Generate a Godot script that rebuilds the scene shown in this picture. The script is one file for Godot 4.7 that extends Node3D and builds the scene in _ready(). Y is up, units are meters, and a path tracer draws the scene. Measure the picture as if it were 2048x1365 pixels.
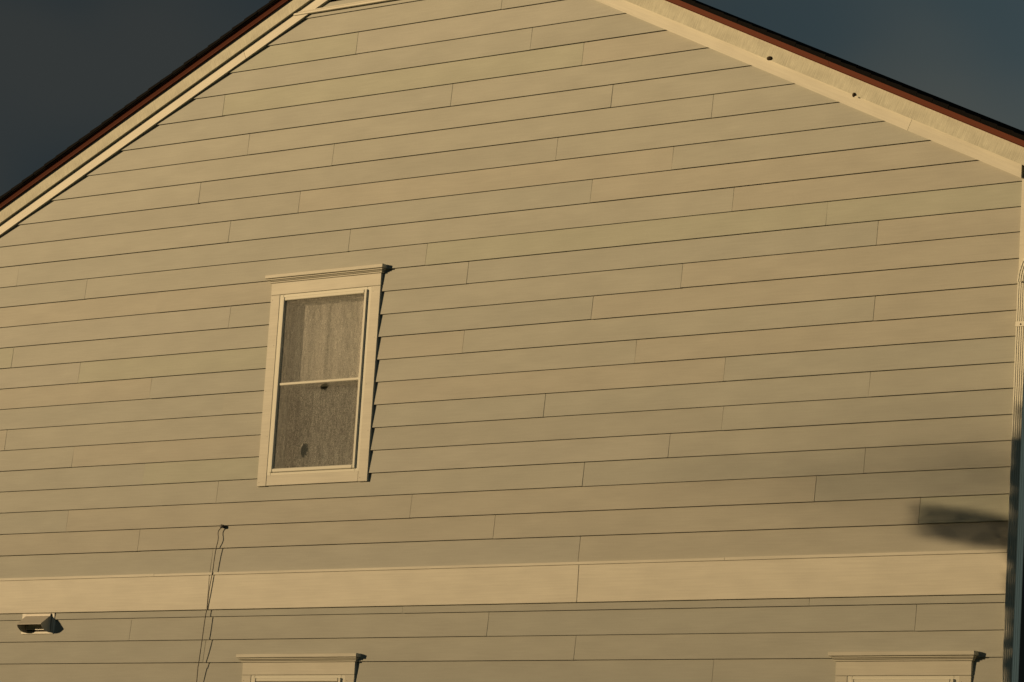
extends Node3D

# A gable end of a timber-clad house, lit by a very low sun, seen from the street through a long lens.
# World: x along the wall (0 = right-hand corner), y up (0 = ground), z away from the wall.

var M := {}
var rng := RandomNumberGenerator.new()
var warp := FastNoiseLite.new()

const SLOPE_L := 0.4424
const SLOPE_R := 0.4505
const APEX := Vector2(-5.564, 9.5795)      # where the lower edges of the two friezes meet
const WALL_L := -11.25
const WALL_R := 0.11

# butt line (lower edge) of each course of siding
const BUTT := {1: 9.016, 2: 8.8362, 3: 8.6562, 4: 8.4791, 5: 8.3005, 6: 8.1209, 7: 7.9431, 8: 7.7651, 9: 7.587, 10: 7.4098,
	11: 7.2305, 12: 7.0516, 13: 6.8779, 14: 6.7023, 15: 6.5212, 16: 6.3437, 17: 6.1661, 18: 5.9891, 19: 5.8118, 20: 5.6335,
	21: 5.4567, 22: 5.2804, 23: 5.1006, 24: 4.9184, 25: 4.7366, 26: 4.51, 28: 4.1916, 29: 4.0093, 30: 3.8284, 31: 3.648,
	32: 3.467, 33: 3.286, 34: 3.105, 0: 9.24, -1: 9.42}
# where the boards of a course meet
const JOINT := {2: [-4.742], 3: [-6.233], 4: [-4.424], 5: [-7.673, -3.906], 6: [-5.194], 7: [-7.354, -3.602], 8: [-6.406, -2.658],
	9: [-7.872, -4.104], 10: [-6.738, -2.997], 11: [-7.495, -3.745], 12: [-9.99, -6.164, -2.426], 13: [-9.129, -5.344, -1.595],
	14: [-8.269, -4.911, -1.158], 15: [-7.418, -2.853], 16: [-9.966, -3.669], 17: [-9.126, -4.908, -1.154], 18: [-8.261, -3.237],
	19: [-7.412, -2.42], 20: [-9.961, -4.069, -1.164], 21: [-9.117, -2.414], 22: [-8.261, -2.88], 23: [-7.405, -3.658, -1.176],
	24: [-9.119, -5.326, -1.577], 25: [-8.256, -4.483, -0.706], 26: [-7.412, -3.657], 28: [-5.337, -1.577],
	29: [-8.268, -4.484, -0.698], 30: [-7.411, -3.64], 31: [-2.381], 32: [-6.1], 33: [-8.9, -3.1], 34: [-4.2]}
# joints that are filled and hardly show
const FILLED := [[12, -9.99], [14, -8.269], [13, -1.595], [22, -8.261], [21, -9.117], [19, -7.412]]

# the three windows: casing left, right, bottom, top of head casing
const WIN := [
	[-6.957, -5.783, 5.215, 6.848],
	[-6.962, -5.772, 2.20, 3.823],
	[-1.322, -0.226, 2.20, 3.803]]

# ---------------------------------------------------------------- helpers
func lin(r: float, g: float, b: float) -> Color:
	return Color(r, g, b).linear_to_srgb()

func mat(c: Color, rough := 0.7, spec := 0.4) -> StandardMaterial3D:
	var m := StandardMaterial3D.new()
	m.albedo_color = c
	m.roughness = rough
	m.metallic_specular = spec
	return m

func begin() -> SurfaceTool:
	var st := SurfaceTool.new()
	st.begin(Mesh.PRIMITIVE_TRIANGLES)
	return st

func face(st: SurfaceTool, pts: Array, n: Vector3, uvs: Array, col := Color.WHITE) -> void:
	# a convex polygon, wound so that it faces along n
	var c: Vector3 = (pts[1] - pts[0]).cross(pts[2] - pts[0])
	var flip := c.dot(n) > 0.0
	for i in range(1, pts.size() - 1):
		var o := [0, i + 1, i] if flip else [0, i, i + 1]
		for k in o:
			st.set_normal(n)
			st.set_uv(uvs[k])
			st.set_color(col)
			st.add_vertex(pts[k])

func quad(st: SurfaceTool, a: Vector3, b: Vector3, c: Vector3, d: Vector3, inside: Vector3, uo := Vector2.ZERO, col := Color.WHITE) -> void:
	var n := (b - a).cross(c - a).normalized()
	if n.length() < 0.5:
		n = (c - a).cross(d - a).normalized()
	if n.dot((a + b + c + d) * 0.25 - inside) < 0.0:
		n = -n
	var u := []
	for p: Vector3 in [a, b, c, d]:
		if absf(n.z) >= absf(n.x) and absf(n.z) >= absf(n.y):
			u.append(Vector2(p.x, -p.y) + uo)
		elif absf(n.y) >= absf(n.x):
			u.append(Vector2(p.x, p.z) + uo)
		else:
			u.append(Vector2(p.z, -p.y) + uo)
	face(st, [a, b, c, d], n, u, col)

func box(st: SurfaceTool, lo: Vector3, hi: Vector3, c := 0.0, uo := Vector2.ZERO, col := Color.WHITE) -> void:
	# a box whose edges are chamfered by c
	var m := (lo + hi) * 0.5
	var h := (hi - lo) * 0.5
	c = minf(c, minf(h.x, minf(h.y, h.z)) * 0.9)
	var P := func(sx: int, sy: int, sz: int, ax: int) -> Vector3:
		# corner pushed in along every axis but ax
		var q := Vector3(h.x, h.y, h.z) - Vector3(c, c, c)
		q[ax] = h[ax]
		return m + Vector3(sx * q.x, sy * q.y, sz * q.z)
	for s in [-1, 1]:
		quad(st, P.call(s, -1, -1, 0), P.call(s, 1, -1, 0), P.call(s, 1, 1, 0), P.call(s, -1, 1, 0), m, uo, col)
		quad(st, P.call(-1, s, -1, 1), P.call(1, s, -1, 1), P.call(1, s, 1, 1), P.call(-1, s, 1, 1), m, uo, col)
		quad(st, P.call(-1, -1, s, 2), P.call(1, -1, s, 2), P.call(1, 1, s, 2), P.call(-1, 1, s, 2), m, uo, col)
	if c <= 0.0:
		return
	for s in [-1, 1]:
		for t in [-1, 1]:
			quad(st, P.call(s, t, -1, 0), P.call(s, t, 1, 0), P.call(s, t, 1, 1), P.call(s, t, -1, 1), m, uo, col)
			quad(st, P.call(s, -1, t, 0), P.call(s, 1, t, 0), P.call(s, 1, t, 2), P.call(s, -1, t, 2), m, uo, col)
			quad(st, P.call(-1, s, t, 1), P.call(1, s, t, 1), P.call(1, s, t, 2), P.call(-1, s, t, 2), m, uo, col)
	for a in [-1, 1]:
		for b in [-1, 1]:
			for d in [-1, 1]:
				var p0: Vector3 = P.call(a, b, d, 0)
				var p1: Vector3 = P.call(a, b, d, 1)
				var p2: Vector3 = P.call(a, b, d, 2)
				face(st, [p0, p1, p2], Vector3(a, b, d).normalized(), [Vector2(p0.x, -p0.y), Vector2(p1.x, -p1.y), Vector2(p2.x, -p2.y)], col)

func prism(st: SurfaceTool, poly: Array, front: Callable, back: Callable, uo := Vector2.ZERO) -> void:
	# a convex outline in x,y given depth; front and back say where z lies at a height y
	var n := poly.size()
	var mid := Vector3.ZERO
	var F := []
	var B := []
	for p: Vector2 in poly:
		F.append(Vector3(p.x, p.y, front.call(p.y)))
		B.append(Vector3(p.x, p.y, back.call(p.y)))
		mid += F[-1] + B[-1]
	mid /= 2.0 * n
	for side: Array in [F, B]:
		var nn: Vector3 = (side[1] - side[0]).cross(side[2] - side[0]).normalized()
		if nn.dot(side[0] - mid) < 0.0:
			nn = -nn
		var u := []
		for p: Vector3 in side:
			u.append(Vector2(p.x, -p.y) + uo)
		face(st, side, nn, u)
	for i in n:
		quad(st, F[i], F[(i + 1) % n], B[(i + 1) % n], B[i], mid, uo)

func clip(poly: Array, n: Vector2, d: float) -> Array:
	# keeps the part of a convex outline where n.p <= d
	var out := []
	for i in poly.size():
		var a: Vector2 = poly[i]
		var b: Vector2 = poly[(i + 1) % poly.size()]
		var da := n.dot(a) - d
		var db := n.dot(b) - d
		if da <= 0.0:
			out.append(a)
		if (da < 0.0 and db > 0.0) or (da > 0.0 and db < 0.0):
			out.append(a.lerp(b, da / (da - db)))
	return out

func under_roof(poly: Array, up: float) -> Array:
	# cuts an outline along the two slopes, `up` metres (square to the slope) above the friezes' lower edge
	var a := Vector2(-SLOPE_L, 1.0).normalized()
	var b := Vector2(SLOPE_R, 1.0).normalized()
	return clip(clip(poly, a, a.dot(APEX) + up), b, b.dot(APEX) + up)

func rect(x0: float, y0: float, x1: float, y1: float) -> Array:
	return [Vector2(x0, y0), Vector2(x1, y0), Vector2(x1, y1), Vector2(x0, y1)]

func put(st: SurfaceTool, called: String, m: Material, parent: Node, tangents := true) -> MeshInstance3D:
	if tangents:
		st.generate_tangents()
	var o := MeshInstance3D.new()
	o.name = called
	o.mesh = st.commit()
	o.material_override = m
	o.cast_shadow = GeometryInstance3D.SHADOW_CASTING_SETTING_ON
	parent.add_child(o, true)
	return o

func node(called: String, parent: Node, at := Vector3.ZERO) -> Node3D:
	var o := Node3D.new()
	o.name = called
	parent.add_child(o, true)
	o.position = at
	return o

func tag(o: Node, label: String, category := "", group := "", kind := "") -> void:
	if label:
		o.set_meta("label", label)
	if category:
		o.set_meta("category", category)
	if group:
		o.set_meta("group", group)
	if kind:
		o.set_meta("kind", kind)

func tube(st: SurfaceTool, pts: Array, r: float, sides := 7) -> void:
	var rings := []
	for i in pts.size():
		var t: Vector3 = (pts[mini(i + 1, pts.size() - 1)] - pts[maxi(i - 1, 0)]).normalized()
		var s := t.cross(Vector3(0.31, 0.1, 0.94)).normalized()
		var q := s.cross(t).normalized()
		var ring := []
		for k in sides:
			var a := TAU * k / sides
			ring.append(pts[i] + (s * cos(a) + q * sin(a)) * r)
		rings.append(ring)
	for i in pts.size() - 1:
		for k in sides:
			var l := (k + 1) % sides
			quad(st, rings[i][k], rings[i][l], rings[i + 1][l], rings[i + 1][k], (pts[i] + pts[i + 1]) * 0.5)

func spline(pts: Array, per := 6) -> Array:
	var out := []
	for i in pts.size() - 1:
		var a: Vector3 = pts[maxi(i - 1, 0)]
		var d: Vector3 = pts[mini(i + 2, pts.size() - 1)]
		for k in per:
			out.append(pts[i].cubic_interpolate(pts[i + 1], a, d, float(k) / per))
	out.append(pts[-1])
	return out

func lump(st: SurfaceTool, at: Vector3, r: Vector3, seed_: int) -> void:
	# a small uneven blob
	var no := FastNoiseLite.new()
	no.seed = seed_
	no.frequency = 0.9
	var R := func(i: int, j: int) -> Vector3:
		var th := PI * i / 6.0
		var ph := TAU * j / 9.0
		var d := Vector3(sin(th) * cos(ph), cos(th), sin(th) * sin(ph))
		return at + d * r * (1.0 + 0.45 * no.get_noise_3dv(d * 1.6))
	for i in 6:
		for j in 9:
			quad(st, R.call(i, j), R.call(i, j + 1), R.call(i + 1, j + 1), R.call(i + 1, j), at)

# ---------------------------------------------------------------- textures
func noise_patch(w: int, h: int, f: float, seed_: int, size: Vector2i) -> Image:
	# seamless noise drawn small and stretched to `size`: stretching one way makes streaks
	var n := FastNoiseLite.new()
	n.seed = seed_
	n.frequency = f
	n.fractal_octaves = 3
	var im := n.get_seamless_image(w, h, false, false, 0.2)
	im.convert(Image.FORMAT_L8)
	im.resize(size.x, size.y, Image.INTERPOLATE_CUBIC)
	return im

func grain_image(w: int, h: int, seed_: int, streak: Image, amp: float, fine: float, blotch: float) -> Image:
	var patch := noise_patch(96, 96, 0.035, seed_ + 5, Vector2i(w, h))
	var r := RandomNumberGenerator.new()
	r.seed = seed_ + 9
	var im := Image.create(w, h, false, Image.FORMAT_RGB8)
	for y in h:
		for x in w:
			var v := 0.90 + amp * (streak.get_pixel(x, y).r - 0.5) + blotch * (patch.get_pixel(x, y).r - 0.5) + fine * (r.randf() - 0.5)
			im.set_pixel(x, y, Color(v, v, v))
	im.generate_mipmaps()
	return im

func tex(im: Image) -> ImageTexture:
	return ImageTexture.create_from_image(im)

func bump_of(im: Image, strength: float) -> ImageTexture:
	var b := im.duplicate() as Image
	b.clear_mipmaps()
	b.bump_map_to_normal_map(strength)
	b.generate_mipmaps()
	return ImageTexture.create_from_image(b)

func materials() -> void:
	var g := grain_image(768, 384, 11, noise_patch(40, 384, 0.16, 3, Vector2i(768, 384)), 0.04, 0.035, 0.05)
	var gt := tex(g)
	var gn := bump_of(g, 3.0)
	# painted fibre-cement siding: one colour, boards from different batches
	var tones := [[1.0, 1.0, 1.0], [0.965, 0.975, 0.985], [1.03, 1.0, 0.98], [0.985, 1.01, 0.96], [1.02, 1.015, 1.03], [0.95, 0.95, 0.955]]
	M.siding = []
	for t: Array in tones:
		var m := mat(lin(0.460 * t[0], 0.472 * t[1], 0.414 * t[2]), 0.62, 0.35)
		m.albedo_texture = gt
		m.normal_enabled = true
		m.normal_texture = gn
		m.normal_scale = 0.16
		m.uv1_scale = Vector3(0.40, 1.3, 1.0)
		M.siding.append(m)
	var w := grain_image(768, 384, 41, noise_patch(28, 384, 0.12, 8, Vector2i(768, 384)), 0.05, 0.03, 0.06)
	var wt := tex(w)
	var wn := bump_of(w, 2.0)
	var trim := func(r: float, gg: float, b: float, ns: float) -> StandardMaterial3D:
		var m := mat(lin(r, gg, b), 0.55, 0.4)
		m.albedo_texture = wt
		m.normal_enabled = true
		m.normal_texture = wn
		m.normal_scale = ns
		m.uv1_scale = Vector3(0.5, 1.3, 1.0)
		return m
	M.trim = trim.call(0.69, 0.675, 0.56, 0.12)
	M.band = trim.call(0.68, 0.665, 0.56, 0.2)
	M.casing = trim.call(0.62, 0.61, 0.51, 0.12)
	# rough-sawn rake board: saw marks across the board
	var s := grain_image(768, 256, 77, noise_patch(768, 24, 0.11, 6, Vector2i(768, 256)), 0.15, 0.09, 0.08)
	M.sawn = mat(lin(0.68, 0.675, 0.55), 0.85, 0.25)
	M.sawn.albedo_texture = tex(s)
	M.sawn.normal_enabled = true
	M.sawn.normal_texture = bump_of(s, 6.0)
	M.sawn.normal_scale = 0.6
	M.sawn.uv1_scale = Vector3(1.1, 2.2, 1.0)
	M.vinyl = mat(lin(0.63, 0.63, 0.54), 0.55, 0.35)
	M.drip = mat(lin(0.125, 0.034, 0.016), 0.6, 0.25)
	M.shingle = mat(lin(0.008, 0.007, 0.0065), 0.95, 0.2)
	var sh := grain_image(256, 256, 5, noise_patch(256, 256, 0.1, 2, Vector2i(256, 256)), 0.4, 0.3, 0.2)
	M.shingle.albedo_texture = tex(sh)
	M.shingle.uv1_scale = Vector3(3, 3, 1)
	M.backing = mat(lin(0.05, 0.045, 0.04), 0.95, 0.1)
	M.plain_wall = mat(lin(0.4, 0.41, 0.36), 0.8, 0.3)
	M.inside = mat(lin(0.32, 0.31, 0.29), 0.9, 0.2)
	M.galv = mat(lin(0.50, 0.475, 0.41), 0.42, 0.45)
	M.galv.metallic = 0.12
	M.flange = mat(lin(0.62, 0.61, 0.53), 0.5, 0.45)
	M.cable = mat(lin(0.16, 0.145, 0.12), 0.6, 0.4)
	M.clip = mat(lin(0.02, 0.02, 0.02), 0.5, 0.4)
	M.spout = mat(lin(0.62, 0.615, 0.51), 0.38, 0.5)
	M.screw = mat(lin(0.05, 0.045, 0.04), 0.5, 0.4)
	M.mud = mat(lin(0.045, 0.033, 0.02), 0.95, 0.1)
	M.glass = mat(Color(0.85, 0.9, 0.9, 0.08), 0.02, 0.5)
	M.glass.transparency = BaseMaterial3D.TRANSPARENCY_ALPHA
	M.mesh = mat(Color.WHITE, 0.6, 0.3)
	M.mesh.vertex_color_use_as_albedo = true
	M.blind = mat(lin(0.88, 0.86, 0.80), 0.9, 0.2)
	M.curtain = mat(lin(0.20, 0.21, 0.21), 0.95, 0.15)
	M.leaf = mat(lin(0.035, 0.06, 0.025), 0.7, 0.3)
	M.bark = mat(lin(0.09, 0.07, 0.05), 0.95, 0.1)
	var gr := grain_image(384, 384, 91, noise_patch(384, 384, 0.06, 2, Vector2i(384, 384)), 0.5, 0.3, 0.35)
	M.ground = mat(lin(0.09, 0.10, 0.05), 1.0, 0.1)
	M.ground.albedo_texture = tex(gr)
	M.ground.uv1_triplanar = true
	M.ground.uv1_world_triplanar = true
	M.ground.uv1_scale = Vector3(0.2, 0.2, 0.2)

# ---------------------------------------------------------------- sky
func sky_image() -> Image:
	# dull evening cloud all round: slate blue gaps, warmer grey banks, drawn out sideways
	var n := FastNoiseLite.new()
	n.seed = 345
	n.frequency = 1.0
	n.fractal_octaves = 3
	n.fractal_gain = 0.42
	var w := 1536
	var h := 768
	var im := Image.create(w, h, false, Image.FORMAT_RGBF)
	var blue := Color(0.0180, 0.0272, 0.0325)
	var grey := Color(0.0310, 0.0355, 0.0355)
	# the cloud is lit from the low sun, so the sky brightens and warms towards it
	var to_sun := Vector3(-1.25, 0.27, 1.0).normalized()
	for y in h:
		var el := PI * (0.5 - (y + 0.5) / h)
		for x in w:
			var az := TAU * (x + 0.5) / w - PI
			var dir := Vector3(cos(el) * sin(az), sin(el), -cos(el) * cos(az))
			var v := n.get_noise_3dv(Vector3(dir.x, dir.y * 1.9, dir.z) * 8.5) * 0.7 + 0.47
			var c := blue.lerp(grey, smoothstep(0.1, 0.85, v))
			var g := smoothstep(-0.12, 1.0, dir.dot(to_sun))
			im.set_pixel(x, y, Color(c.r * (1.0 + 7.0 * g), c.g * (1.0 + 7.2 * g), c.b * (1.0 + 6.5 * g)))
	return im

# ---------------------------------------------------------------- the house
func siding(parent: Node3D) -> void:
	var keys := BUTT.keys()
	keys.sort()
	var lap := 0.03
	for n: int in keys:
		var y0: float = BUTT[n]
		var y1: float = (BUTT[n - 1] if BUTT.has(n - 1) else y0 + 0.181)
		if n == 28:
			y1 = 4.30
		if n == 1:
			y1 = 9.09
		# where the course runs: wall width, less the windows
		var spans := [[WALL_L, 0.03]]
		for w: Array in WIN:
			if y0 + 0.06 < w[3] and y1 > w[2] + 0.12:
				var next := []
				for s: Array in spans:
					if w[0] > s[0] and w[1] < s[1]:
						next.append([s[0], w[0] + 0.02])
						next.append([w[1] - 0.02, s[1]])
					else:
						next.append(s)
				spans = next
		var js: Array = JOINT.get(n, [])
		var ends := []
		for s: Array in spans:
			var a: float = s[0]
			for j: float in js:
				if j > s[0] + 0.05 and j < s[1] - 0.05:
					ends.append([a, j, 0])
					a = j
			ends.append([a, s[1], 1])
		for e: Array in ends:
			var gap_a := 0.0019
			var gap_b := 0.0019
			for f: Array in FILLED:
				if f[0] == n and absf(f[1] - e[0]) < 0.01:
					gap_a = 0.0004
				if f[0] == n and absf(f[1] - e[1]) < 0.01:
					gap_b = 0.0004
			gap_a *= rng.randf_range(0.6, 1.25)
			gap_b *= rng.randf_range(0.6, 1.25)
			var x0: float = e[0] + gap_a
			var x1: float = e[1] - gap_b
			var dl := rng.randf_range(-0.0012, 0.0012)
			var dr := rng.randf_range(-0.0012, 0.0012)
			var poly := [Vector2(x0, y0 + dl), Vector2(x1, y0 + dr), Vector2(x1, y1 + lap), Vector2(x0, y1 + lap)]
			poly = under_roof(poly, 0.05)
			if poly.size() < 3:
				continue
			var zb := 0.0222 + rng.randf_range(-0.0016, 0.0020)
			var zt := 0.0085
			var yb := y0
			var yt := y0 + 0.18
			var front := func(y: float) -> float: return lerpf(zb, zt, (y - yb) / (yt - yb))
			var back := func(y: float) -> float: return lerpf(zb, zt, (y - yb) / (yt - yb)) - 0.0108
			var st := begin()
			var uo := Vector2(rng.randf() * 9.0, rng.randf() * 5.0)
			if poly.size() == 4 and poly[0].x == x0 and poly[3].x == x0 and poly[1].x == x1 and poly[2].x == x1 and absf(poly[2].y - poly[3].y) < 0.0001:
				wavy_board(st, x0, x1, y0, y1 + lap, dl, dr, zb, zt, uo)
			else:
				prism(st, poly, front, back, uo)
			put(st, "siding_board", M.siding[[0, 0, 1, 2, 3, 4, 0, 2, 1, 5][rng.randi() % 10]], parent)

func wavy_board(st: SurfaceTool, x0: float, x1: float, y0: float, y1: float, dl: float, dr: float, zb: float, zt: float, uo: Vector2) -> void:
	# a nailed board is never quite flat: its butt edge wanders a little up and out along its length
	var n := maxi(2, int((x1 - x0) / 0.28))
	var low := []
	var top := []
	for i in n + 1:
		var t := float(i) / n
		var x := lerpf(x0, x1, t)
		var wy := warp.get_noise_2d(x * 1.1, y0 * 37.0) * 0.0022
		var wz := warp.get_noise_2d(x * 1.5 + 80.0, y0 * 53.0) * 0.0045
		low.append(Vector3(x, y0 + lerpf(dl, dr, t) + wy, zb + wz))
		top.append(Vector3(x, y1, zt - (y1 - y0 - 0.18) * 0.06))
	var back := Vector3(0, 0, -0.0108)
	var mid := Vector3((x0 + x1) * 0.5, (y0 + y1) * 0.5, (zb + zt) * 0.5 - 0.005)
	for i in n:
		var c := (low[i] + low[i + 1] + top[i] + top[i + 1]) * 0.25 as Vector3
		quad(st, low[i], low[i + 1], top[i + 1], top[i], c - Vector3(0, 0, 0.1), uo)
		quad(st, low[i] + back, low[i + 1] + back, top[i + 1] + back, top[i] + back, c + Vector3(0, 0, 0.1), uo)
		quad(st, low[i], low[i + 1], low[i + 1] + back, low[i] + back, c, uo)
		quad(st, top[i], top[i + 1], top[i + 1] + back, top[i] + back, c, uo)
	quad(st, low[0], top[0], top[0] + back, low[0] + back, mid, uo)
	quad(st, low[n], top[n], top[n] + back, low[n] + back, mid, uo)

func wall_core(parent: Node3D) -> void:
	# the sheathing behind the boards, with the three window openings left free
	var st := begin()
	var zf := func(_y: float) -> float: return -0.002
	var zb := func(_y: float) -> float: return -0.16
	var cells := []
	var o := []
	for w: Array in WIN:
		o.append([w[0] + 0.075, w[1] - 0.075, w[2] + 0.075, w[3] - 0.085])
	cells.append(rect(WALL_L, 0.0, WALL_R, o[1][2]))
	var top1: float = maxf(o[1][3], o[2][3])
	cells.append(rect(WALL_L, o[1][2], o[1][0], top1))
	cells.append(rect(o[1][1], o[1][2], o[2][0], top1))
	cells.append(rect(o[2][1], o[1][2], WALL_R, top1))
	cells.append(rect(o[2][0], o[2][3], o[2][1], top1))
	cells.append(rect(WALL_L, top1, WALL_R, o[0][2]))
	cells.append(rect(WALL_L, o[0][2], o[0][0], o[0][3]))
	cells.append(rect(o[0][1], o[0][2], WALL_R, o[0][3]))
	cells.append(under_roof(rect(WALL_L, o[0][3], WALL_R, 10.0), 0.09))
	for c: Array in cells:
		prism(st, c, zf, zb)
	put(st, "sheathing", M.backing, parent)
	# below the courses that can be seen the cladding is one plain face down to the ground
	st = begin()
	box(st, Vector3(WALL_L, 0.0, -0.001), Vector3(0.02, 2.18, 0.012))
	for r in [[WALL_L, -6.94], [-5.79, -1.30], [-0.24, 0.02]]:
		box(st, Vector3(r[0], 2.181, -0.001), Vector3(r[1], 3.10, 0.012))
	put(st, "lower_wall", M.plain_wall, parent)

func band(parent: Node3D) -> void:
	var b := node("belt_course", parent)
	var xs := [WALL_L, -7.400, -3.632, 0.022]
	for i in 3:
		var st := begin()
		box(st, Vector3(xs[i] + 0.0018, 4.246, 0.0), Vector3(xs[i + 1] - 0.0018, 4.520, 0.036), 0.0015, Vector2(i * 2.3, i * 0.7))
		put(st, "band_board", M.band, b)
	var cs := [WALL_L, -8.02, -2.31, 0.022]
	for i in 3:
		var st := begin()
		box(st, Vector3(cs[i] + 0.001, 4.5205, 0.0), Vector3(cs[i + 1] - 0.001, 4.541 + [0.002, 0.0, 0.0015][i], 0.0425 + 0.001 * i), 0.0012, Vector2(i * 1.3, 3.7))
		put(st, "drip_cap", M.band, b)

func rakes(parent: Node3D) -> void:
	for side in [-1, 1]:
		var a := atan(SLOPE_L if side < 0 else SLOPE_R)
		var r := node("rake_trim", parent, Vector3(APEX.x, APEX.y, 0.0))
		r.rotation.z = a if side < 0 else -a
		tag(r, ("rake trim of the left roof slope, its boards edged with shadow" if side < 0 else "rake trim of the right roof slope with sunlit brown metal edge"))
		var ta := tan(a)
		var L := 6.75
		# outline in the rake's own axes (s along the slope, u square to it); the ends are cut plumb
		var strip := func(s0: float, s1: float, u0: float, u1: float) -> Array:
			# plumb at the peak and at the corner, square where two lengths meet
			var k0 := (ta if side < 0 else -ta) if s0 == 0.0 else 0.0
			var k1 := (ta if side < 0 else -ta) if s1 > 6.0 else 0.0
			return [Vector2(side * s0 + k0 * u0, u0), Vector2(side * s1 + k1 * u0, u0), Vector2(side * s1 + k1 * u1, u1), Vector2(side * s0 + k0 * u1, u1)]
		var piece := func(called: String, m: Material, s0: float, s1: float, u0: float, u1: float, z0: float, z1: float, into: Node3D) -> MeshInstance3D:
			var st := begin()
			var ou: Array = strip.call(s0, s1, u0, u1)
			prism(st, ou, func(_y: float) -> float: return z1, func(_y: float) -> float: return z0, Vector2(rng.randf() * 5.0, rng.randf() * 5.0))
			return put(st, called, m, into)
		var corner := (0.012 - APEX.x) / cos(a) if side > 0 else (APEX.x - WALL_L) / cos(a)
		var jf := (-0.93 - APEX.x) / cos(a) if side > 0 else 2.05
		piece.call("frieze_board", M.trim, 0.0, jf - 0.0015, 0.0, 0.12, -0.001, 0.038, r)
		piece.call("frieze_board", M.trim, jf + 0.0015, corner, 0.0, 0.12, -0.001, 0.038, r)
		piece.call("rake_board", M.sawn, 0.0, L, 0.085, 0.205, 0.0, 0.061, r)
		# metal drip edge: an upright face with a small kicked-out lip at its foot
		var cuts := [0.0, 1.25, 4.36, L] if side > 0 else [0.0, 2.9, 5.7, L]
		for i in 3:
			var st := begin()
			var s0: float = cuts[i] + 0.001
			var s1: float = cuts[i + 1] - 0.001
			var prof := [Vector2(0.197, 0.054), Vector2(0.1965, 0.0835), Vector2(0.1985, 0.0838), Vector2(0.2035, 0.0780), Vector2(0.246, 0.1000), Vector2(0.246, 0.054)]
			var k := ta if side < 0 else -ta
			for q in prof.size():
				var pa: Vector2 = prof[q]
				var pb: Vector2 = prof[(q + 1) % prof.size()]
				quad(st, Vector3(side * s0 + k * pa.x, pa.x, pa.y), Vector3(side * s1 + k * pa.x, pa.x, pa.y),
					Vector3(side * s1 + k * pb.x, pb.x, pb.y), Vector3(side * s0 + k * pb.x, pb.x, pb.y), Vector3(side * (s0 + s1) * 0.5, 0.222, 0.06))
			put(st, "drip_edge", M.drip, r)

func roof(parent: Node3D) -> void:
	# two slabs of dark shingle; the ends of the courses step along the edge
	for side in [-1, 1]:
		var a := atan(SLOPE_L if side < 0 else SLOPE_R)
		var r := node("roof_slope", parent, Vector3(APEX.x, APEX.y, 0.0))
		r.rotation.z = a if side < 0 else -a
		tag(r, "dark shingled roof slope above the left rake, only its edge showing" if side < 0 else "dark shingled roof slope above the right rake, only its edge showing")
		var st := begin()
		var ta := tan(a)
		var k := ta if side < 0 else -ta
		prism(st, [Vector2(k * 0.206, 0.206), Vector2(side * 6.75 + k * 0.206, 0.206), Vector2(side * 6.75 + k * 0.238, 0.238), Vector2(k * 0.238, 0.238)],
			func(_y: float) -> float: return 0.050, func(_y: float) -> float: return -9.0)
		put(st, "roof_deck", M.backing, r)
		var s := 0.02
		while s < 6.76:
			var s1 := minf(s + 0.145, 6.79)
			var z := 0.114 + rng.randf_range(-0.003, 0.0025)
			st = begin()
			var u0 := 0.2475
			var h0 := 0.2665 + rng.randf_range(-0.001, 0.001)
			var h1 := 0.273 + rng.randf_range(-0.001, 0.001)
			prism(st, [Vector2(side * s, u0), Vector2(side * (s1 - 0.0005), u0), Vector2(side * (s1 - 0.0005), h1), Vector2(side * s, h0)],
				func(_y: float) -> float: return z, func(_y: float) -> float: return -9.0, Vector2(rng.randf() * 7.0, rng.randf() * 7.0))
			put(st, "shingle_course", M.shingle, r)
			s += 0.145
		# starter strip below the courses
		st = begin()
		prism(st, [Vector2(k * 0.24, 0.2385), Vector2(side * 6.77, 0.2385), Vector2(side * 6.77, 0.247), Vector2(k * 0.24, 0.247)],
			func(_y: float) -> float: return 0.107, func(_y: float) -> float: return -9.0)
		put(st, "starter_strip", M.shingle, r)

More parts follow.
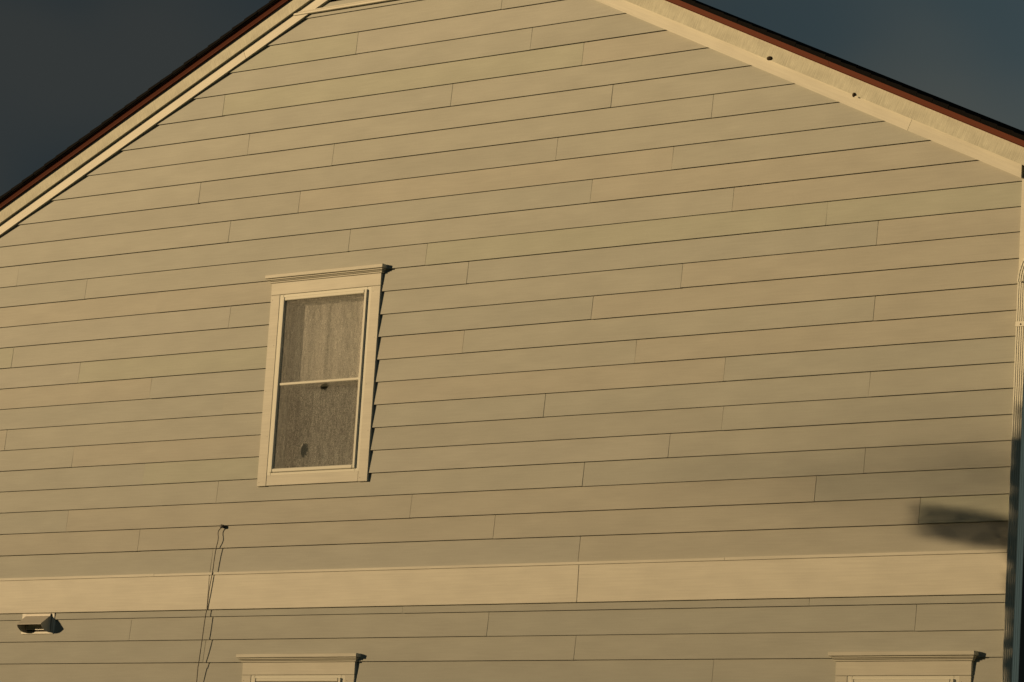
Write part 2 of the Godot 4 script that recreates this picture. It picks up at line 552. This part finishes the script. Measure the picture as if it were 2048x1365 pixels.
func screen_mesh(st: SurfaceTool, x0: float, x1: float, y0: float, y1: float, z: float, holes: Array, seed_: int) -> void:
	# woven insect screen: every wire is there; wires stop at the edge of a tear
	var no := FastNoiseLite.new()
	no.seed = seed_
	no.frequency = 1.0
	var r := RandomNumberGenerator.new()
	r.seed = seed_
	var pitch := 0.0024
	var wd := 0.00038
	var inside := func(x: float, y: float) -> bool:
		for h: Array in holes:
			var u: float = (x - h[0]) / h[2]
			var v: float = (y - h[1]) / h[3]
			var jag := 1.0 + 0.35 * no.get_noise_2d(x * 90.0, y * 90.0)
			if pow(absf(u), h[4]) + pow(absf(v), h[4]) < jag:
				return true
		return false
	var wire := func(p: Vector3, q: Vector3, nx: Vector3, c: Color) -> void:
		var f := Vector3(0, 0, wd * 0.45)
		var m := (p + q) * 0.5 - f * 0.3
		quad(st, p - nx * wd, q - nx * wd, q + f, p + f, m, Vector2.ZERO, c)
		quad(st, p + nx * wd, q + nx * wd, q + f, p + f, m, Vector2.ZERO, c)
	for dir in 2:
		var lo := x0 if dir == 0 else y0
		var hi := x1 if dir == 0 else y1
		var a0 := y0 if dir == 0 else x0
		var a1 := y1 if dir == 0 else x1
		var t := lo + pitch * 0.5
		while t < hi:
			# dust clings in streaks along the wires
			var near_hole := false
			for h: Array in holes:
				if absf(t - h[dir]) < h[2 + dir] * 1.6:
					near_hole = true
			var cuts := [a0]
			if near_hole:
				var s := a0
				var was := false
				while s < a1:
					var now: bool = inside.call(t, s) if dir == 0 else inside.call(s, t)
					if now != was:
						cuts.append(s)
						was = now
					s += 0.002
			cuts.append(a1)
			var seg := 0
			while seg + 1 < cuts.size():
				var b0: float = cuts[seg]
				var b1: float = cuts[seg + 1]
				var steps := 1 if b1 - b0 < 0.018 else int((b1 - b0) / 0.018)
				for i in steps:
					var c0 := lerpf(b0, b1, float(i) / steps)
					var c1 := lerpf(b0, b1, float(i + 1) / steps)
					var cm := (c0 + c1) * 0.5
					var px := t if dir == 0 else cm
					var py := cm if dir == 0 else t
					var v := 0.45 * no.get_noise_2d(px * 30.0, py * 6.0) + 0.9 * no.get_noise_2d(px * 62.0, py * 62.0)
					var g := 0.42 * (1.0 + 0.7 * v) * r.randf_range(0.45, 1.55)
					var col := Color(g, g * 0.98, g * 0.88)
					var dz := 0.0004 if dir == 0 else 0.0
					if dir == 0:
						wire.call(Vector3(t, c0, z + dz), Vector3(t, c1, z + dz), Vector3(1, 0, 0), col)
					else:
						wire.call(Vector3(c0, t, z + dz), Vector3(c1, t, z + dz), Vector3(0, 1, 0), col)
				seg += 2
			t += pitch
	# loose wire ends curling out round the tears
	for h: Array in holes:
		for i in 40:
			var an := TAU * i / 40.0 + r.randf_range(-0.1, 0.1)
			var e := Vector2(signf(cos(an)) * pow(absf(cos(an)), 2.0 / h[4]) * h[2], signf(sin(an)) * pow(absf(sin(an)), 2.0 / h[4]) * h[3])
			var p := Vector3(h[0] + e.x * 1.05, h[1] + e.y * 1.05, z + 0.001)
			var q := Vector3(h[0] + e.x * r.randf_range(0.7, 0.95) + r.randf_range(-0.006, 0.006), h[1] + e.y * r.randf_range(0.7, 0.95) + r.randf_range(-0.006, 0.006), z + r.randf_range(0.002, 0.008))
			var g := r.randf_range(0.4, 0.6)
			wire.call(p, q, Vector3(2.2, 2.2, 0), Color(g, g * 0.97, g * 0.85))

func ring(st: SurfaceTool, x0: float, x1: float, y0: float, y1: float, w: float, z0: float, z1: float, c: float) -> void:
	# a rectangular frame of four bars, butted at the corners
	box(st, Vector3(x0, y0, z0), Vector3(x0 + w, y1, z1), c, Vector2(0.3, 0.9))
	box(st, Vector3(x1 - w, y0, z0), Vector3(x1, y1, z1), c, Vector2(1.3, 0.2))
	box(st, Vector3(x0 + w, y0, z0), Vector3(x1 - w, y0 + w, z1 - 0.0004), c)
	box(st, Vector3(x0 + w, y1 - w, z0), Vector3(x1 - w, y1, z1 - 0.0004), c)

func window(parent: Node3D, w: Array, label: String, holes: Array, mid: float, seed_: int) -> void:
	var n := node("window", parent)
	tag(n, label)
	var x0: float = w[0]
	var x1: float = w[1]
	var y0: float = w[2]
	var y1: float = w[3]
	var cw := 0.098
	var zc := 0.031
	# casing: two legs, a board between them at the foot, a wider board across the head
	for s in 2:
		var st := begin()
		var a := x0 if s == 0 else x1 - cw
		box(st, Vector3(a, y0, 0.0), Vector3(a + cw, y1 - 0.0985, zc), 0.002, Vector2(seed_ + s, 0.4))
		put(st, "side_casing", M.casing, n)
	var st := begin()
	box(st, Vector3(x0 + cw + 0.0012, y0 + 0.002, 0.0), Vector3(x1 - cw - 0.0012, y0 + 0.085, zc - 0.0015), 0.002, Vector2(seed_, 1.4))
	put(st, "bottom_casing", M.casing, n)
	st = begin()
	box(st, Vector3(x0, y1 - 0.097, 0.0), Vector3(x1, y1, zc + 0.001), 0.002, Vector2(seed_, 2.4))
	put(st, "head_casing", M.casing, n)
	# crown moulding in stepped layers that return at both ends
	st = begin()
	var lay := [[0.014, 0.041, 0.0, 0.012], [0.022, 0.049, 0.0128, 0.021], [0.031, 0.059, 0.0218, 0.033], [0.043, 0.072, 0.0338, 0.064]]
	for l: Array in lay:
		box(st, Vector3(x0 - l[0], y1 + l[2] + 0.0005, 0.0), Vector3(x1 + l[0], y1 + l[3], l[1]), 0.003, Vector2(seed_, l[2] * 9.0))
	put(st, "crown_moulding", M.casing, n)
	st = begin()
	for i in 5:
		for s in 2:
			var nx := (x0 if s == 0 else x1 - cw) + 0.022 + 0.05 * (i % 2)
			var ny := lerpf(y0 + 0.03, y1 - 0.14, i / 4.0)
			lump(st, Vector3(nx, ny, zc), Vector3(0.0028, 0.0028, 0.0012), i)
	tag(put(st, "nail_heads", M.cable, n, false), "", "", "", "stuff")
	# vinyl frame: a flat flange, then a proud bead that carries the screen
	var fx0 := x0 + cw - 0.002
	var fx1 := x1 - cw + 0.002
	var fy0 := y0 + 0.083
	var fy1 := y1 - 0.099
	st = begin()
	ring(st, fx0, fx1, fy0, fy1, 0.042, -0.13, 0.028, 0.002)
	put(st, "frame", M.vinyl, n)
	st = begin()
	var gx0 := fx0 + 0.034
	var gx1 := fx1 - 0.034
	var gy0 := fy0 + 0.022
	var gy1 := fy1 - 0.022
	ring(st, gx0, gx1, gy0, gy1, 0.030, -0.0055, 0.0405, 0.005)
	box(st, Vector3(gx0 + 0.0302, mid - 0.011, 0.012), Vector3(gx1 - 0.0302, mid + 0.011, 0.030), 0.004)
	put(st, "screen_frame", M.vinyl, n)
	if holes.size() > 0:
		st = begin()
		screen_mesh(st, gx0 + 0.0295, gx1 - 0.0295, gy0 + 0.0295, gy1 - 0.0295, 0.024, holes, seed_)
		var sc := put(st, "insect_screen", M.mesh, n, false)
		tag(sc, "torn insect screen with three holes", "", "", "")
	# sashes: the upper one outside, the lower one set further in
	var sx0 := fx0 + 0.0305
	var sx1 := fx1 - 0.0305
	for k in 2:
		var b0 := mid - 0.02 if k == 0 else fy0 + 0.03
		var b1 := fy1 - 0.03 if k == 0 else mid + 0.02
		var z1 := -0.020 if k == 0 else -0.062
		st = begin()
		ring(st, sx0, sx1, b0, b1, 0.036, z1 - 0.03, z1, 0.003)
		put(st, "upper_sash" if k == 0 else "lower_sash", M.vinyl, n)
		st = begin()
		box(st, Vector3(sx0 + 0.034, b0 + 0.034, z1 - 0.018), Vector3(sx1 - 0.034, b1 - 0.034, z1 - 0.014))
		put(st, "pane", M.glass, n)

func curtain_sheet(called: String, m: Material, x0: float, x1: float, y0: float, y1: float, z: float, amp: float, folds: float, seed_: int) -> MeshInstance3D:
	var no := FastNoiseLite.new()
	no.seed = seed_
	no.frequency = 1.0
	var st := begin()
	var nx := 90
	var ny := 8
	for side in 2:
		for i in nx:
			for j in ny:
				var P := func(a: int, b: int) -> Vector3:
					var x := lerpf(x0, x1, float(a) / nx)
					var y := lerpf(y0, y1, float(b) / ny)
					return Vector3(x, y, z + amp * (sin(x * folds + 2.0 * no.get_noise_1d(x * 4.0)) + 0.5 * no.get_noise_2d(x * 22.0, y * 1.5)) - side * 0.0015)
				var c := Vector3(lerpf(x0, x1, (i + 0.5) / nx), lerpf(y0, y1, (j + 0.5) / ny), z - 0.5 if side == 0 else z + 0.5)
				quad(st, P.call(i, j), P.call(i + 1, j), P.call(i + 1, j + 1), P.call(i, j + 1), c)
	st.set_material(m)
	return put(st, called, m, self, false)

func vent(parent: Node3D) -> void:
	var v := node("vent_hood", parent)
	tag(v, "small metal exhaust hood under the cream band, open at the bottom")
	var st := begin()
	# flange flat on the wall, in four strips round the duct mouth
	box(st, Vector3(-9.555, 4.072, 0.004), Vector3(-9.165, 4.092, 0.026), 0.002)
	box(st, Vector3(-9.555, 4.0925, 0.004), Vector3(-9.500, 4.243, 0.026), 0.002)
	box(st, Vector3(-9.200, 4.0925, 0.004), Vector3(-9.165, 4.243, 0.026), 0.002)
	box(st, Vector3(-9.4995, 4.222, 0.004), Vector3(-9.2005, 4.243, 0.026), 0.002)
	put(st, "flange", M.flange, v)
	# hood: short upright head, sloping sheet, two curved cheeks
	st = begin()
	var a := -9.497
	var b := -9.203
	var prof := [Vector2(0.026, 4.240), Vector2(0.036, 4.236), Vector2(0.040, 4.219), Vector2(0.135, 4.146), Vector2(0.137, 4.141)]
	for i in prof.size() - 1:
		var p: Vector2 = prof[i]
		var q: Vector2 = prof[i + 1]
		for s in 2:
			var o := Vector2(0.0, -0.002) * s
			quad(st, Vector3(a, p.y + o.y, p.x), Vector3(b, p.y + o.y, p.x), Vector3(b, q.y + o.y, q.x), Vector3(a, q.y + o.y, q.x), Vector3((a + b) * 0.5, 4.1 if s == 0 else 4.4, 0.03 if s == 0 else 0.3))
	put(st, "hood_sheet", M.galv, v)
	for s in 2:
		st = begin()
		var xa := a if s == 0 else b - 0.002
		var ch := [Vector2(0.026, 4.226), Vector2(0.134, 4.144), Vector2(0.124, 4.124), Vector2(0.105, 4.104), Vector2(0.080, 4.091), Vector2(0.052, 4.084), Vector2(0.026, 4.082)]
		var L := []
		var R := []
		var uv := []
		for p: Vector2 in ch:
			L.append(Vector3(xa, p.y, p.x))
			R.append(Vector3(xa + 0.002, p.y, p.x))
			uv.append(p)
		face(st, L, Vector3.LEFT, uv)
		face(st, R, Vector3.RIGHT, uv)
		for i in ch.size():
			quad(st, L[i], R[i], R[(i + 1) % ch.size()], L[(i + 1) % ch.size()], Vector3(xa + 0.001, 4.16, 0.06))
		put(st, "cheek", M.galv, v)
	# damper flap hanging inside, and the dark duct behind it
	st = begin()
	box(st, Vector3(a + 0.012, 4.104, 0.030), Vector3(b - 0.012, 4.150, 0.034), 0.001)
	put(st, "damper", M.flange, v)
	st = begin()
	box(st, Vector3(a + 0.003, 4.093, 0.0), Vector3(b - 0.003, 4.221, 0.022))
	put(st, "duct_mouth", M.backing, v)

func downspout(parent: Node3D) -> void:
	var d := node("downspout", parent)
	tag(d, "ribbed cream downspout running down the right-hand corner")
	# outline of the pipe: four grooves in its front, two in each side
	var o := []
	var hw := 0.040
	var z0 := 0.036
	var z1 := 0.102
	o.append(Vector2(-hw, z0))
	for k in 2:
		var zz := lerpf(z0, z1, 0.3 + 0.4 * k)
		o.append(Vector2(-hw, zz - 0.006)); o.append(Vector2(-hw + 0.003, zz - 0.003)); o.append(Vector2(-hw + 0.003, zz + 0.003)); o.append(Vector2(-hw, zz + 0.006))
	o.append(Vector2(-hw, z1 - 0.004)); o.append(Vector2(-hw + 0.004, z1))
	for k in 4:
		var xx := lerpf(-hw, hw, 0.2 + 0.2 * k)
		o.append(Vector2(xx - 0.005, z1)); o.append(Vector2(xx - 0.0025, z1 - 0.0035)); o.append(Vector2(xx + 0.0025, z1 - 0.0035)); o.append(Vector2(xx + 0.005, z1))
	o.append(Vector2(hw - 0.004, z1)); o.append(Vector2(hw, z1 - 0.004))
	for k in 2:
		var zz := lerpf(z1, z0, 0.3 + 0.4 * k)
		o.append(Vector2(hw, zz + 0.006)); o.append(Vector2(hw - 0.003, zz + 0.003)); o.append(Vector2(hw - 0.003, zz - 0.003)); o.append(Vector2(hw, zz - 0.006))
	o.append(Vector2(hw, z0))
	var xc := 0.096
	var sweep := func(st: SurfaceTool, path: Array, swell: Array) -> void:
		for i in path.size() - 1:
			for k in o.size():
				var l: int = (k + 1) % o.size()
				var Q := func(a: int, m: int) -> Vector3:
					var t: Vector3 = (path[mini(a + 1, path.size() - 1)] - path[maxi(a - 1, 0)]).normalized()
					var s := Vector3(t.y, -t.x, 0.0).normalized()
					var g: float = swell[a]
					return path[a] + s * o[m].x * g + Vector3(0, 0, 0.069 + (o[m].y - 0.069) * g)
				quad(st, Q.call(i, k), Q.call(i, l), Q.call(i + 1, l), Q.call(i + 1, k), (path[i] + path[i + 1]) * 0.5 + Vector3(0, 0, 0.069))
	var st := begin()
	sweep.call(st, [Vector3(xc, 0.25, 0), Vector3(xc, 3.2, 0), Vector3(xc, 6.05, 0), Vector3(xc, 6.36, 0)], [1.0, 1.0, 1.0, 1.0])
	put(st, "pipe", M.spout, d)
	var path := []
	var sw := []
	for i in 17:
		var t := i / 16.0
		var an := t * deg_to_rad(58.0)
		var R := 0.16
		path.append(Vector3(xc + R * (1.0 - cos(an)), 6.335 + R * sin(an) + 0.05 * t, 0))
		sw.append(1.06 + (0.035 if i % 2 == 1 else 0.0))
	var e: Vector3 = path[-1]
	for i in 5:
		path.append(e + Vector3(sin(deg_to_rad(58.0)), cos(deg_to_rad(58.0)), 0) * 0.07 * (i + 1))
		sw.append(1.06)
	st = begin()
	sweep.call(st, path, sw)
	put(st, "elbow", M.spout, d)
	st = begin()
	box(st, Vector3(xc - 0.0425, 6.030, 0.034), Vector3(xc + 0.0425, 6.066, 0.1045), 0.002)
	put(st, "strap", M.spout, d)
	for y in [6.332, 6.045]:
		st = begin()
		lump(st, Vector3(xc, y, 0.105), Vector3(0.006, 0.006, 0.003), 3)
		put(st, "screw", M.screw, d, false)

func eave(parent: Node3D) -> void:
	# boxed eave and gutter that the downspout comes from, just past the right edge of the picture
	var e := node("eave", parent)
	var st := begin()
	box(st, Vector3(0.112, 7.02, -8.8), Vector3(0.44, 7.045, 0.05), 0.002)
	put(st, "soffit", M.trim, e)
	st = begin()
	box(st, Vector3(0.4405, 6.93, -8.8), Vector3(0.465, 7.06, 0.05), 0.002)
	put(st, "fascia", M.trim, e)
	st = begin()
	for q in [[0.466, 6.93, 0.468, 7.05], [0.468, 6.93, 0.575, 6.933], [0.575, 6.93, 0.578, 7.045]]:
		box(st, Vector3(q[0], q[1], -8.8), Vector3(q[2], q[3], 0.12))
	box(st, Vector3(0.466, 6.93, 0.1202), Vector3(0.578, 7.045, 0.123))
	put(st, "gutter", M.spout, e)

func shell(parent: Node3D) -> void:
	# the rest of the house: side walls, back wall, floors, so that light enters by the windows only
	var b := node("side_walls", parent)
	var st := begin()
	box(st, Vector3(WALL_R - 0.16, 0.0, -9.0), Vector3(WALL_R - 0.001, 7.10, -0.161))
	put(st, "side_wall", M.plain_wall, b)
	st = begin()
	box(st, Vector3(WALL_L + 0.001, 0.0, -9.0), Vector3(WALL_L + 0.16, 7.14, -0.161))
	put(st, "side_wall", M.plain_wall, b)
	st = begin()
	prism(st, under_roof(rect(WALL_L, 0.0, WALL_R, 10.0), 0.19), func(_y: float) -> float: return -9.001, func(_y: float) -> float: return -9.16)
	put(st, "back_wall", M.plain_wall, b)
	st = begin()
	box(st, Vector3(WALL_L + 0.161, 4.25, -8.99), Vector3(WALL_R - 0.161, 4.5, -0.162))
	box(st, Vector3(WALL_L + 0.161, 7.0, -8.99), Vector3(WALL_R - 0.161, 7.1, -0.162))
	put(st, "floor_slab", M.inside, b)

func tree() -> void:
	# a narrow evergreen in the garden to the left of the view: it shades the corner with the downspout
	var base := Vector3(-8.37, 0.0, 7.5)
	var t := node("evergreen_tree", self, base)
	tag(t, "tall narrow dark evergreen tree standing in front of the house", "tree")
	var st := begin()
	var pts := []
	for i in 9:
		pts.append(Vector3(0.02 * sin(i * 1.3), i * 0.98, 0.02 * cos(i * 2.1)))
	for i in 8:
		tube(st, [pts[i], pts[i + 1]], lerpf(0.13, 0.02, i / 8.0), 8)
	put(st, "trunk", M.bark, t, false)
	st = begin()
	var r := RandomNumberGenerator.new()
	r.seed = 4
	var leaf := func(p: Vector3, s: float) -> void:
		var a := Vector3(r.randf_range(-1, 1), r.randf_range(-0.4, 1), r.randf_range(-1, 1)).normalized()
		var b := a.cross(Vector3(r.randf_range(-1, 1), r.randf_range(-1, 1), r.randf_range(-1, 1))).normalized()
		quad(st, p, p + (a + b) * s * 0.5, p + a * s * 1.2, p + (a - b) * s * 0.5, p - a.cross(b))
	for i in 46000:
		var y := r.randf_range(0.35, 8.1)
		var top := clampf((8.15 - y) / 1.1, 0.0, 1.0)
		var R := 0.53 * sqrt(top) * clampf(0.5 + y / 1.6, 0.5, 1.0)
		var rr := R * sqrt(r.randf())
		var an := r.randf() * TAU
		leaf.call(Vector3(cos(an) * rr, y, sin(an) * rr), 0.075)
	# one flat bough reaching out sideways, sinking towards the trunk
	for i in 2200:
		var f := r.randf()
		var thick := 0.115 * sqrt(sin(PI * clampf(0.3 + f * 0.45, 0.0, 1.0)))
		var q := Vector3(-10.05 + 0.88 * f, 6.80 - 0.15 * f, 7.5) - base
		leaf.call(q + Vector3(r.randf_range(-0.06, 0.06), r.randf_range(-thick, thick), r.randf_range(-0.1, 0.1)), 0.019)
	put(st, "crown", M.leaf, t, false)

func far_tree() -> void:
	# a thin-leaved tree further off towards the sun; the end of its crown dims the wall beside the corner
	var base := Vector3(-38.2, 0.0, 32.6)
	var t := node("thin_leaved_tree", self, base)
	tag(t, "loose open tree standing far off in the direction of the sun", "tree")
	var st := begin()
	tube(st, spline([Vector3(0, 0, 0), Vector3(0.1, 4.0, 0.05), Vector3(0.0, 8.5, 0.1), Vector3(-0.1, 13.6, 0.1)], 4), 0.16, 8)
	put(st, "trunk", M.bark, t, false)
	st = begin()
	var r := RandomNumberGenerator.new()
	r.seed = 9
	for i in 800:
		# most leaves hang round the trunk, thinning out along the boughs on one side
		var out := pow(r.randf(), 1.9)
		var y := 13.72 + absf(r.randfn(0.0, 0.3)) * (1.0 - 0.5 * out)
		var p := Vector3(-2.1 - 2.6 * out, y - base.y, r.randf_range(-0.8, 0.8))
		var a := Vector3(r.randf_range(-1, 1), r.randf_range(-1, 1), r.randf_range(-1, 1)).normalized()
		var b := a.cross(Vector3(r.randf_range(-1, 1), r.randf_range(-1, 1), r.randf_range(-1, 1))).normalized()
		quad(st, p, p + (a + b) * 0.02, p + a * 0.05, p + (a - b) * 0.02, p - a.cross(b))
	put(st, "crown", M.leaf, t, false)

func _ready() -> void:
	rng.seed = 20
	warp.seed = 14
	warp.frequency = 1.0
	# ---- camera
	var cam := Camera3D.new()
	cam.name = "camera"
	add_child(cam)
	cam.position = Vector3(13.01674, 1.60025, 20.48857)
	cam.rotation = Vector3(deg_to_rad(9.76271), deg_to_rad(40.42695), deg_to_rad(3.64962))
	cam.fov = 10.70664
	cam.near = 0.1
	cam.far = 8000.0
	cam.current = true
	# ---- sky and exposure
	var env := Environment.new()
	env.background_mode = Environment.BG_SKY
	var sky := Sky.new()
	var pano := PanoramaSkyMaterial.new()
	pano.panorama = ImageTexture.create_from_image(sky_image())
	sky.sky_material = pano
	env.sky = sky
	env.background_energy_multiplier = 1.0
	env.tonemap_mode = Environment.TONE_MAPPER_LINEAR
	env.tonemap_exposure = 1.08
	env.sdfgi_enabled = true
	env.ssao_enabled = true
	env.ssil_enabled = true
	var we := WorldEnvironment.new()
	we.name = "world_environment"
	we.environment = env
	add_child(we)
	# ---- sun: low, from the left, about fifty degrees off the wall's normal
	var sun := DirectionalLight3D.new()
	sun.name = "sun"
	sun.light_color = lin(1.0, 0.697, 0.37)
	sun.light_energy = 1.5
	sun.light_angular_distance = 0.53
	sun.shadow_enabled = true
	add_child(sun)
	sun.look_at_from_position(Vector3.ZERO, Vector3(1.25, -0.27, -1.0), Vector3.UP)

	materials()
	# ---- ground
	var st := begin()
	face(st, [Vector3(-4000, 0, -4000), Vector3(4000, 0, -4000), Vector3(4000, 0, 4000), Vector3(-4000, 0, 4000)], Vector3.UP, [Vector2.ZERO, Vector2.RIGHT, Vector2.ONE, Vector2.DOWN])
	var g := put(st, "ground", M.ground, self)
	g.set_meta("kind", "structure")

	# ---- the hill behind which the sun is going down: its flank, rising to one side, already covers part of the sun's disc
	st = begin()
	var across := Vector3(0.6247, 0.0, 0.7809)
	var along := Vector3(-0.7809, 0.0, 0.6247)
	var foot := Vector3(-5.0 - 1250.0, 0.0, 1000.0)
	for i in range(-40, 40):
		var q := []
		for k in 2:
			var l := (i + k) * 30.0
			var top := 272.4 + 120.0 * tanh(l * 0.22 / 120.0)
			q.append([foot + across * l, top])
		for side in [-1.0, 1.0]:
			quad(st, q[0][0] + Vector3.UP * q[0][1], q[1][0] + Vector3.UP * q[1][1], q[1][0] + along * side * 800.0, q[0][0] + along * side * 800.0, q[0][0] - Vector3.UP * 500.0)
	var hill := put(st, "hill", M.ground, self)
	hill.set_meta("kind", "structure")

	# ---- house
	var house := node("house", self)
	tag(house, "tall gabled house clad in sage grey lap siding with cream trim", "house")
	var wall := node("gable_wall", house)
	wall_core(wall)
	siding(wall)
	shell(house)
	band(house)
	rakes(house)
	roof(house)
	# corner board
	st = begin()
	box(st, Vector3(0.018, 0.0, -0.001), Vector3(0.122, 7.06, 0.035), 0.002)
	put(st, "corner_board", M.trim, house)
	# thin moulded cap that crosses the peak of the gable
	st = begin()
	box(st, Vector3(-6.93, 9.046, 0.0), Vector3(-4.20, 9.066, 0.047), 0.003)
	box(st, Vector3(-6.90, 9.0665, 0.0), Vector3(-4.23, 9.078, 0.041), 0.003)
	put(st, "peak_moulding", M.trim, house)
	window(house, WIN[0], "upper window with cream casing and a torn insect screen", [[-6.083, 6.534, 0.046, 0.020, 4.0], [-6.308, 5.982, 0.050, 0.030, 1.6], [-6.475, 5.484, 0.038, 0.056, 3.0]], 6.025, 3)
	window(house, WIN[1], "lower window below the upper one, only its head in view", [], 3.0, 5)
	window(house, WIN[2], "lower window beside the downspout, only its head in view", [], 3.0, 8)
	downspout(house)
	eave(house)
	vent(house)

	# ---- things on the house
	var bl := curtain_sheet("roller_blind", M.blind, -6.83, -5.91, 6.00, 6.72, -0.074, 0.0075, 30.0, 2)
	tag(bl, "pale blind drawn behind the upper pane of the upper window", "blind")
	var cu := curtain_sheet("curtain", M.curtain, -6.84, -5.90, 5.28, 6.74, -0.135, 0.006, 46.0, 7)
	tag(cu, "grey curtain behind the lower pane of the upper window", "curtain")

	var cab := node("cable", self, Vector3(-7.31, 4.905, 0.03))
	tag(cab, "thin cable hanging from a black clip and down over the cream band", "cable")
	st = begin()
	# apparent path over the wall, and how far it stands off
	var way := [Vector3(-7.309, 4.902, 0.030), Vector3(-7.338, 4.866, 0.037), Vector3(-7.326, 4.802, 0.043), Vector3(-7.345, 4.735, 0.039),
		Vector3(-7.354, 4.643, 0.042), Vector3(-7.358, 4.543, 0.046), Vector3(-7.378, 4.404, 0.048), Vector3(-7.391, 4.265, 0.041),
		Vector3(-7.398, 4.193, 0.047), Vector3(-7.402, 4.006, 0.060), Vector3(-7.420, 3.808, 0.060), Vector3(-7.430, 3.668, 0.056),
		Vector3(-7.44, 2.5, 0.05), Vector3(-7.45, 0.3, 0.04)]
	var rel := []
	for p: Vector3 in spline(way):
		rel.append(p - cab.position)
	tube(st, rel, 0.0037, 8)
	put(st, "wire", M.cable, cab, false)
	st = begin()
	lump(st, Vector3(0.002, 0.004, 0.0), Vector3(0.022, 0.014, 0.012), 12)
	lump(st, Vector3(0.020, -0.004, -0.004), Vector3(0.014, 0.009, 0.010), 15)
	put(st, "clip", M.clip, cab, false)

	for q in [[-2.13, 8.139, 0.025, 0.015, "larger dark mud lump stuck to the right-hand rake board"], [-1.377, 7.788, 0.015, 0.016, "smaller dark mud lump lower on the right-hand rake board"]]:
		st = begin()
		lump(st, Vector3(0, 0, 0.003), Vector3(q[2], q[3], 0.008), 31)
		var md := put(st, "mud_dab", M.mud, self, false)
		md.position = Vector3(q[0], q[1], 0.061)
		tag(md, q[4], "mud dab", "mud dabs on the rake board")
	tree()
	far_tree()
